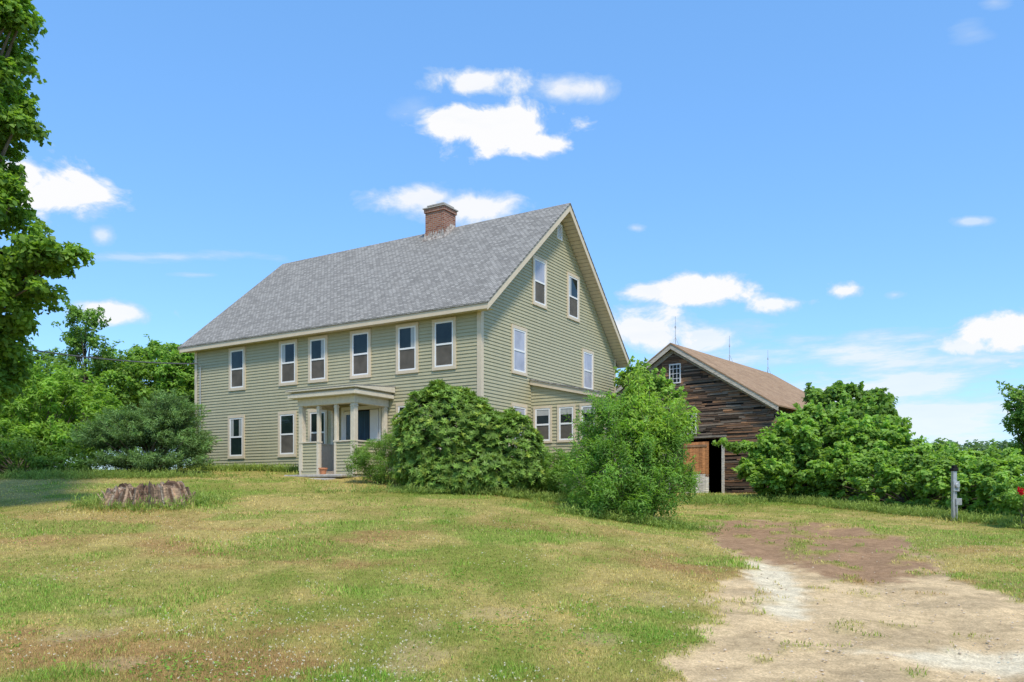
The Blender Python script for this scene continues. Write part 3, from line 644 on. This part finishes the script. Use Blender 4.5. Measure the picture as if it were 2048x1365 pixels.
for i in range(60):
    px=1780+i*8;d=75+10*rng.random();py=922-12*rng.random();fb.append(bl(px,py,d,22,18+10*rng.random(),2))
for i in range(50):
    px=-150+i*13;d=60+8*rng.random();fb.append(bl(px,840-10*rng.random(),d,40,60,3))
P,Nn,idx,hl,C,d_=clumps(fb,900,.8,30)
o=leafmesh('distant_trees',P,Nn,.45,.35,colour(idx,hl,(.09,.15,.07),(.19,.30,.13)),LEAF);o['kind']='stuff'
# ---------------------------------------------------------------- GROUND
poly1=np.array([hit(*p) for p in [(1250,1600),(1370,1340),(1385,1270),(1430,1235),(1450,1180),(1500,1140),(1450,1100),(1410,1062),(1440,1042),(1520,1038),(1600,1045),(1700,1050),(1790,1078),(1850,1130),(1930,1165),(2048,1205),(2200,1250),(2700,1500)]])
poly2=np.array([hit(*p) for p in [(1400,1062),(1440,1035),(1700,1045),(1790,1075),(1870,1150),(1700,1165),(1600,1125),(1480,1118)]])
poly3=np.array([hit(*p) for p in [(1480,1112),(1530,1115),(1600,1165),(1620,1230),(1560,1240),(1530,1180)]])
poly4=np.array([hit(*p) for p in [(1690,1295),(1900,1285),(2100,1290),(2100,1335),(1850,1330)]])
def sdf(poly,x,y):
    ins=np.zeros(x.shape,bool);dm=np.full(x.shape,1e9)
    n=len(poly)
    for i in range(n):
        x1,y1=poly[i];x2,y2=poly[(i+1)%n];ex,ey=x2-x1,y2-y1
        t=np.clip(((x-x1)*ex+(y-y1)*ey)/(ex*ex+ey*ey+1e-12),0,1)
        dm=np.minimum(dm,np.hypot(x-x1-t*ex,y-y1-t*ey))
        c=((y1>y)!=(y2>y))&(x<(x2-x1)*(y-y1)/((y2-y1)+1e-12)+x1);ins^=c
    return np.where(ins,dm,-dm)
def masks(x,y):
    x=np.asarray(x,float);y=np.asarray(y,float)
    w=(fbm(x*1.3,y*1.3,40)-.5)*1.2+(fbm(x*5,y*5,44,3)-.5)*.8
    dirt=sm(-.14,.12,sdf(poly1,x,y)+.07+w*.75)
    brown=sm(-.2,.32,sdf(poly2,x,y)+.1+w*.8)
    pale=np.maximum(sm(-.1,.2,sdf(poly3,x,y)+.06+w*.4),sm(-.1,.25,sdf(poly4,x,y)+.05+w*.4))
    tuft=sm(.61,.69,fbm(x*2.1+7,y*2.1,50))*(.3+.6*brown)
    cxs=np.interp(y,[14,17,22],[5.1,6.1,7.9]);strip=np.exp(-((x-cxs)/.24)**2)*sm(13.5,14.5,y)*sm(.35,.5,fbm(x*3,y*1.5,51))
    dirt=dirt*(1-.85*np.clip(tuft+strip,0,1))
    return dirt,brown,pale
def lawncol(x,y):
    a=fbm(x*.35+3,y*.28,60);b=fbm(x*1.6,y*1.1,64);c=fbm(x*.22+9,y*.5+4,70)
    straw=sm(.31,.67,.5*a+.5*b+.05*np.exp(-((y-13.5)/3.)**2)+.03*sm(12,8,y))*.92
    red=sm(.41,.57,c+.05*sm(0,-4,x))*sm(.3,.55,fbm(x*.9,y*.9,75))*sm(20,12,y)
    green=sm(.52,.66,fbm(x*.55+20,y*.8+5,80))
    return straw,red,green
xs=np.concatenate([-np.geomspace(2500,16,60),np.arange(-15.5,-8,.16),np.arange(-8,11,.085),np.arange(11,18,.16),np.geomspace(18.2,2500,60)])
ys=np.concatenate([-np.geomspace(300,1,14),np.arange(0,4,.3),np.arange(4,22,.085),np.arange(22,36,.16),np.geomspace(36.5,3000,60)])
X,Y=np.meshgrid(xs,ys);nx_,ny_=len(xs),len(ys);xf,yf=X.ravel(),Y.ravel()
dirt,brown,pale=masks(xf,yf);straw,red,green=lawncol(xf,yf)
def track(x,y,off):
    c=np.interp(y,[5,9,13,17,22],[3.2,4.1,4.9,6.1,7.9])+off+.15*np.sin(y*.9);return np.exp(-((x-c)/.3)**2)
trk=np.clip(track(xf,yf,-.75)+track(xf,yf,.85),0,1)*dirt
zf=gz(xf,yf)-.03*dirt+.024*dirt*(fbm(xf*6,yf*6,90)-.5)+.08*dirt*(fbm(xf*1.5,yf*1.5,91)-.5)-.03*trk
def cmix(a,b,t): return a*(1-t[:,None])+b*t[:,None]
lc=cmix(cmix(cmix(np.array([[.25,.26,.055]])*np.ones((len(xf),1)),np.array([[.47,.36,.13]]),straw),np.array([[.35,.205,.085]]),red*.8),np.array([[.18,.27,.04]]),green*.55)
soil=sm(.64,.75,fbm(xf*1.1+30,yf*1.1,95))*sm(14,7,yf);lc=cmix(lc,np.array([[.50,.36,.19]]),soil*.5)
sand=np.array([[.73,.535,.30]])*(1+.25*(fbm(xf*2,yf*2,97)-.5))[:,None]*(1-.22*sm(.5,.62,fbm(xf*1.2+60,yf*2.2,98)))[:,None]*(1-.12*trk)[:,None]
dc=cmix(cmix(sand,np.array([[.37,.225,.125]])*(1+.4*(fbm(xf*3,yf*3,99)-.5))[:,None],brown*.95),np.array([[.82,.70,.48]]),pale*(1-.6*brown)*.95)
col=cmix(lc,dc,dirt)
me=bpy.data.meshes.new('ground');nv=len(xf);me.vertices.add(nv);me.vertices.foreach_set('co',np.stack([xf,yf,zf],1).astype(np.float32).ravel())
ii=(np.arange(ny_-1)[:,None]*nx_+np.arange(nx_-1)[None,:]).ravel();q=np.stack([ii,ii+1,ii+nx_+1,ii+nx_],1).astype(np.int32);nf=len(q)
me.loops.add(nf*4);me.loops.foreach_set('vertex_index',q.ravel());me.polygons.add(nf);me.polygons.foreach_set('loop_start',np.arange(0,nf*4,4,dtype=np.int32));me.polygons.foreach_set('loop_total',np.full(nf,4,np.int32));me.polygons.foreach_set('use_smooth',np.ones(nf,bool))
ca=me.color_attributes.new('col','FLOAT_COLOR','POINT');cc=np.ones((nv,4),np.float32);cc[:,:3]=col;ca.data.foreach_set('color',cc.ravel());me.update(calc_edges=True)
gm,nt,b=newmat('ground');L=nt.links.new
at=N(nt,'ShaderNodeAttribute',attribute_name='col');tc=N(nt,'ShaderNodeTexCoord')
n1=N(nt,'ShaderNodeTexNoise');n1.inputs['Scale'].default_value=7;n1.inputs['Detail'].default_value=10;n1.inputs['Roughness'].default_value=.75;L(tc.outputs['Object'],n1.inputs['Vector'])
n2=N(nt,'ShaderNodeTexNoise');n2.inputs['Scale'].default_value=45;n2.inputs['Detail'].default_value=6;n2.inputs['Roughness'].default_value=.7;L(tc.outputs['Object'],n2.inputs['Vector'])
r1=ramp(nt,[(.3,(.65,.64,.62)),(.7,(1.26,1.26,1.26))]);L(n1.outputs['Fac'],r1.inputs[0]);r2=ramp(nt,[(.3,(.62,.6,.58)),(.7,(1.28,1.3,1.3))]);L(n2.outputs['Fac'],r2.inputs[0])
m1=N(nt,'ShaderNodeMixRGB',blend_type='MULTIPLY');m1.inputs[0].default_value=1;L(at.outputs['Color'],m1.inputs[1]);L(r1.outputs[0],m1.inputs[2])
m2=N(nt,'ShaderNodeMixRGB',blend_type='MULTIPLY');m2.inputs[0].default_value=1;L(m1.outputs[0],m2.inputs[1]);L(r2.outputs[0],m2.inputs[2])
L(m2.outputs[0],b.inputs['Base Color']);b.inputs['Roughness'].default_value=.95;b.inputs['Specular IOR Level'].default_value=.05
bp=N(nt,'ShaderNodeBump');bp.inputs['Strength'].default_value=.6;bp.inputs['Distance'].default_value=.03
ad=N(nt,'ShaderNodeMath',operation='ADD');L(n1.outputs['Fac'],ad.inputs[0]);L(n2.outputs['Fac'],ad.inputs[1]);L(ad.outputs[0],bp.inputs['Height']);L(bp.outputs[0],b.inputs['Normal'])
me.materials.append(gm);go=bpy.data.objects.new('ground',me);coll.objects.link(go);go['kind']='structure'
# ---------------------------------------------------------------- GRASS
def inhouse(x,y):
    dx,dy=x-HO.x,y-HO.y;c,s=math.cos(-TH),math.sin(-TH);lx=dx*c+dy*s;ly=-dx*s+dy*c
    a=(lx>-Wd)&(lx<0)&(ly>0)&(ly<G);p=(lx>-6.5)&(lx<-3.5)&(ly>-2.6)&(ly<=0);an=(lx>=0)&(lx<2.6)&(ly>3)&(ly<9.5)
    return a|p|an,lx,ly
def gpts(n,d0,d1):
    s=rng.random(n);d=1/(1/d1+(1/d0-1/d1)*s);px=-250+2550*rng.random(n);return (px-1024)/F*d,d
n=390000
x,y=gpts(n,5.2,34);dirt,brown,pale=masks(x,y);ih,lx,ly=inhouse(x,y)
soil=sm(.64,.75,fbm(x*1.1+30,y*1.1,95))*sm(14,7,y)
dst=np.hypot(x-SX,(y-SY));keep=(rng.random(n)>dirt*1.02)&(~ih)&(dst>.75)&(rng.random(n)<.85-.5*soil)
x,y,lx,ly,dst,dirt=x[keep],y[keep],lx[keep],ly[keep],dst[keep],dirt[keep];n=len(x)
straw,red,green=lawncol(x,y)
lush=sm(.60,.72,fbm(x*1.3+4,y*1.3,120));tall=np.exp(-((ly+.5)/.55)**2)*((lx>-Wd-1)&(lx<.6))*1.0
st=np.exp(-((dst-1.12)/.35)**2);pst=np.exp(-(((x-mx)/.5)**2+((y-my)/.5)**2))
h=(.012+.019*rng.random(n))*(1+1.7*lush*rng.random(n)+.4*green)+ .20*tall*rng.random(n)+.20*st*rng.random(n)**1.5+.2*pst*rng.random(n)
h*=(1+.02*(y-6))
w=.0036+.0007*(y-5)
yaw=rng.random(n)*6.283;lean=.3+.9*rng.random(n)
z=gz(x,y)-.012
t=rng.random(n);gcol=np.array([[.27,.345,.06]])*np.ones((n,1))
gcol=cmix(gcol,np.array([[.66,.515,.20]]),np.clip(straw*.95+.45*(t-.5),0,1)*(1-.6*np.clip(st+tall+pst,0,1)))
gcol=cmix(gcol,np.array([[.48,.275,.13]]),np.clip(red*.8*(t>.35),0,1));gcol=cmix(gcol,np.array([[.23,.41,.05]]),np.clip(green*.8+lush*.8,0,1)*(t<.85)*.78)
gcol*=(.6+.8*rng.random((n,1)))
tip=np.stack([x+np.cos(yaw)*h*lean,y+np.sin(yaw)*h*lean,z+h+.012],1);sx,sy=-np.sin(yaw)*w,np.cos(yaw)*w
V=np.empty((n,3,3),np.float32);V[:,0]=np.stack([x-sx,y-sy,z],1);V[:,1]=np.stack([x+sx,y+sy,z],1);V[:,2]=tip
me=bpy.data.meshes.new('lawn_grass');me.vertices.add(3*n);me.vertices.foreach_set('co',V.ravel());me.loops.add(3*n);me.loops.foreach_set('vertex_index',np.arange(3*n,dtype=np.int32));me.polygons.add(n);me.polygons.foreach_set('loop_start',np.arange(0,3*n,3,dtype=np.int32));me.polygons.foreach_set('loop_total',np.full(n,3,np.int32))
ca=me.color_attributes.new('col','FLOAT_COLOR','POINT');cc=np.ones((n,3,4),np.float32);cc[:,:,:3]=gcol[:,None,:];ca.data.foreach_set('color',cc.ravel());me.materials.append(GRASS);me.update(calc_edges=True)
o=bpy.data.objects.new('lawn_grass',me);coll.objects.link(o);o['kind']='stuff'
n=10000;x,y=gpts(n,5.5,17);dirt,_,_=masks(x,y);cl=sm(.48,.64,fbm(x*.8+11,y*.8,140));k=(rng.random(n)<cl*.7+.05)&(dirt<.2);x,y=x[k],y[k];n=len(x)
P=np.stack([x,y,gz(x,y)+.022+.03*rng.random(n)],1);P=np.repeat(P,3,0);s=.010+.006*rng.random(len(P))
o=leafmesh('clover_flowers',P-np.array([.005,0,0]),rng.normal(size=P.shape)+np.array([0,-.6,.6]),s*1.1,s,np.tile(np.array([[.74,.67,.55]]),(len(P),1)),LEAF);o['kind']='stuff'
n=20000;x,y=gpts(n,5.5,20);dirt,_,_=masks(x,y);cl=sm(.57,.70,fbm(x*1.0+31,y*1.0,150));k=(rng.random(n)<.08+cl)&(dirt<.5)&(np.hypot(x-SX,y-SY)>1.1);x,y=x[k],y[k];n=len(x)
P=np.stack([x,y,gz(x,y)+.01+.02*rng.random(n)],1)
c=np.array([[.20,.36,.05]])*(.7+.8*rng.random((n,1)))
o=leafmesh('lawn_weeds',P,rng.normal(size=P.shape)*.5+np.array([0,0,1]),.04+.025*rng.random(n),.018,c,LEAF);o['kind']='stuff'
n=12000;x,y=gpts(n,5.3,16);dirt,brown,_=masks(x,y);k=(dirt>.5)&(rng.random(n)<.15+.55*sm(.4,.6,fbm(x,y,160)));x,y=x[k],y[k];n=len(x)
oc=np.array([(1,0,0),(0,1,0),(-1,0,0),(0,-1,0),(0,0,.7),(0,0,-.7)]);s=(.005+.018*rng.random(n)**3)
V=(np.stack([x,y,gz(x,y)-.03],1)[:,None,:]+oc[None]*s[:,None,None]*(.7+.6*rng.random((n,6,1)))).reshape(-1,3)
fc=np.array([(0,1,4),(1,2,4),(2,3,4),(3,0,4),(1,0,5),(2,1,5),(3,2,5),(0,3,5)]);Fi=(fc[None]+6*np.arange(n)[:,None,None]).reshape(-1,3)
me=bpy.data.meshes.new('gravel');me.from_pydata(V.tolist(),[],Fi.tolist());me.materials.append(pm('pebble',(.4,.3,.2),(.72,.6,.44),3,.9));o=bpy.data.objects.new('gravel',me);coll.objects.link(o);o['kind']='stuff'
pts=[]
for i in range(2600):
    t=rng.random();x_=9.4+(13.0-9.4)*t+rng.normal()*.3-.15;y_=30.0+(19.0-30.0)*t+rng.normal()*.3-.3;pts.append((x_,y_))
for i in range(1500):
    t=rng.random();u=-Wd+t*7.2;p=hw(u,-.25-.4*rng.random(),0);pts.append((p.x,p.y))
for i in range(700): pts.append((2.8+rng.normal()*1.0,18.9+rng.normal()*.3))
for i in range(900): pts.append((-1.1+rng.normal()*1.5,20.7+rng.normal()*.2))
for i in range(900): pts.append((1.6+rng.normal()*.5,22.3+rng.normal()*.7))
for i in range(900): pts.append((7.2+rng.normal()*.8,28+rng.normal()*1.0))
for i in range(1300): pts.append((-13+rng.normal()*2.0,24.8+rng.normal()*.4))
for i in range(360):
    t=rng.random()*6.28;pts.append((SX+1.3*math.cos(t)+rng.normal()*.17,SY+1.1*math.sin(t)+rng.normal()*.14))
pts=np.array(pts);m=len(pts);idx=np.repeat(np.arange(m),7);hh=(.06+.26*rng.random(m)**1.5)[idx];f_=rng.random(m*7)
P=np.stack([pts[idx,0]+rng.normal(size=m*7)*.05,pts[idx,1]+rng.normal(size=m*7)*.05,gz(pts[idx,0],pts[idx,1])+hh*f_*.8],1)
c=cmix(np.array([[.13,.21,.04]])*np.ones((m*7,1)),np.array([[.34,.44,.10]]),f_)*(.7+.6*rng.random((m,1)))[idx]
o=leafmesh('tall_weeds',P,rng.normal(size=P.shape),.09+.05*rng.random(m*7),.016,c,GRASS,None,np.array([0,0,1.1])+rng.normal(size=P.shape)*.5);o['kind']='stuff'
# ---------------------------------------------------------------- LIGHT / SKY
el=math.radians(55)
sd=Vector((.33,-1,0)).normalized()*math.cos(el);sd.z=math.sin(el)
sun=bpy.data.lights.new('sun','SUN');sun.energy=3.7;sun.angle=math.radians(8);sun.color=(1,.90,.75);so=bpy.data.objects.new('sun',sun);coll.objects.link(so);so.rotation_euler=sd.to_track_quat('Z','Y').to_euler();so.location=(0,0,30)
wd=bpy.data.worlds.new('World');sc.world=wd;wd.use_nodes=True;nt=wd.node_tree;nt.nodes.clear();L=nt.links.new
wd.cycles.sampling_method='MANUAL';wd.cycles.sample_map_resolution=256
sky=N(nt,'ShaderNodeTexSky',sky_type='NISHITA');sky.sun_disc=False;sky.sun_elevation=el;sky.sun_rotation=math.atan2(sd.x,sd.y);sky.air_density=1.0;sky.dust_density=.4;sky.ozone_density=2.0
def M(op,a,b=None,clamp=False):
    n=N(nt,'ShaderNodeMath',operation=op);n.use_clamp=clamp
    for i,v in enumerate((a,b)):
        if v is None: continue
        if isinstance(v,(int,float)): n.inputs[i].default_value=v
        else: L(v,n.inputs[i])
    return n.outputs[0]
def VM(op,a,b=None):
    n=N(nt,'ShaderNodeVectorMath',operation=op)
    for i,v in enumerate((a,b)):
        if v is None: continue
        if isinstance(v,tuple): n.inputs[i].default_value=v
        else: L(v,n.inputs[i])
    return n.outputs['Value'] if op=='LENGTH' else n.outputs[0]
tc=N(nt,'ShaderNodeTexCoord');sp=N(nt,'ShaderNodeSeparateXYZ');L(tc.outputs['Generated'],sp.inputs[0])
yy=M('MAXIMUM',sp.outputs[1],.05);u=M('DIVIDE',sp.outputs[0],yy);v=M('DIVIDE',sp.outputs[2],yy)
uv=N(nt,'ShaderNodeCombineXYZ');L(u,uv.inputs[0]);L(v,uv.inputs[1]);uv=uv.outputs[0]
nz=N(nt,'ShaderNodeTexNoise');nz.inputs['Scale'].default_value=17;nz.inputs['Detail'].default_value=7;nz.inputs['Roughness'].default_value=.6;nz.inputs['Distortion'].default_value=.3
mp=N(nt,'ShaderNodeMapping');mp.inputs['Scale'].default_value=(1,1,1.5);L(tc.outputs['Generated'],mp.inputs[0]);L(mp.outputs[0],nz.inputs['Vector'])
n3=M('MULTIPLY',M('SUBTRACT',nz.outputs['Fac'],.5),2.6)
nzw=N(nt,'ShaderNodeTexNoise');nzw.inputs['Scale'].default_value=8;nzw.inputs['Detail'].default_value=8;nzw.inputs['Roughness'].default_value=.62
mp2=N(nt,'ShaderNodeMapping');mp2.inputs['Scale'].default_value=(1,1,5);L(tc.outputs['Generated'],mp2.inputs[0]);L(mp2.outputs[0],nzw.inputs['Vector'])
nw=M('MULTIPLY',M('SUBTRACT',nzw.outputs['Fac'],.46),3.4)
clouds=[(990,262,150,58,2.4,1,0),(905,240,70,40,2.2,1,0),(1080,285,62,28,2.2,1,0),(940,165,112,32,1.7,.95,0),(1155,180,85,30,1.1,.85,0),(830,215,50,30,.7,.4,0),
(840,395,115,30,1.3,.9,0),(940,418,115,38,1.5,.95,0),(120,385,110,66,2.2,1,0),(40,350,80,56,2.4,1,0),(203,470,34,22,1.4,.7,0),(215,622,110,26,1.6,.95,0),(330,515,200,12,1.4,.5,1),(400,550,60,6,1.4,.4,1),
(1300,585,95,24,1.8,.95,0),(1420,588,135,36,2.0,1,0),(1550,605,85,28,1.8,.95,0),(1310,655,130,54,1.7,.95,0),(1400,675,95,36,1.4,.85,0),(1693,582,42,20,2,.95,0),(1790,590,26,10,1.2,.6,0),(1945,443,38,10,1.2,.6,0),(1270,457,18,9,1.2,.6,0),
(2010,665,105,52,2.2,1,0),(1940,690,75,26,1.6,.9,0),(1640,705,350,50,1.1,.8,1),(1740,775,360,50,1.2,.8,1),(1880,850,320,66,1.1,.8,1),(1940,65,40,24,.9,.3,1),(1990,5,30,16,.9,.4,1)]
tot=None
for (px,py,a,b_,k,op,wisp) in clouds:
    r=VM('LENGTH',VM('MULTIPLY',VM('SUBTRACT',uv,((px-1024)/F,(H-py)/F,0)),(F/a/1.12,F/b_/1.12,0)))
    s_=M('SUBTRACT',nw if wisp else n3,r)
    g=M('MULTIPLY',M('MULTIPLY',M('ADD',s_,.95),float(k),True),float(op));tot=g if tot is None else M('MAXIMUM',tot,g)
tot=M('MULTIPLY',tot,M('GREATER_THAN',sp.outputs[1],.06))
hs=N(nt,'ShaderNodeHueSaturation');hs.inputs['Saturation'].default_value=1.08;L(sky.outputs[0],hs.inputs['Color'])
tint=N(nt,'ShaderNodeMixRGB',blend_type='MULTIPLY');tint.inputs[0].default_value=1;tint.inputs[2].default_value=(1.6,1.85,2.02,1);L(hs.outputs[0],tint.inputs[1])
az=N(nt,'ShaderNodeMixRGB',blend_type='MIX');az.inputs[0].default_value=.52;az.inputs[2].default_value=(1.15,2.95,6.15,1);L(tint.outputs[0],az.inputs[1])
bg=N(nt,'ShaderNodeBackground');bg.inputs[1].default_value=.15;L(az.outputs[0],bg.inputs[0])
sh=N(nt,'ShaderNodeMath',operation='ADD');L(tot,sh.inputs[0]);L(M('MULTIPLY',nzw.outputs['Fac'],-.6),sh.inputs[1])
rc=ramp(nt,[(.0,(.60,.74,.94)),(.35,(.84,.90,.98)),(.66,(.98,.985,1))]);L(sh.outputs[0],rc.inputs[0])
bc=N(nt,'ShaderNodeBackground');bc.inputs[1].default_value=1.0;L(rc.outputs[0],bc.inputs[0])
ms=N(nt,'ShaderNodeMixShader');L(tot,ms.inputs[0]);L(bg.outputs[0],ms.inputs[1]);L(bc.outputs[0],ms.inputs[2])
wo=N(nt,'ShaderNodeOutputWorld');L(ms.outputs[0],wo.inputs[0])
sc.view_settings.view_transform='Standard';sc.view_settings.look='None';sc.view_settings.exposure=0
cam=bpy.data.cameras.new('camera');co=bpy.data.objects.new('camera',cam);coll.objects.link(co);co.location=(0,0,E);co.rotation_euler=(math.pi/2,0,0)
cam.sensor_width=36;cam.lens=F/2048*36;cam.shift_y=(H-682.5)/2048;cam.clip_end=6000;cam.clip_start=.1
sc.camera=co
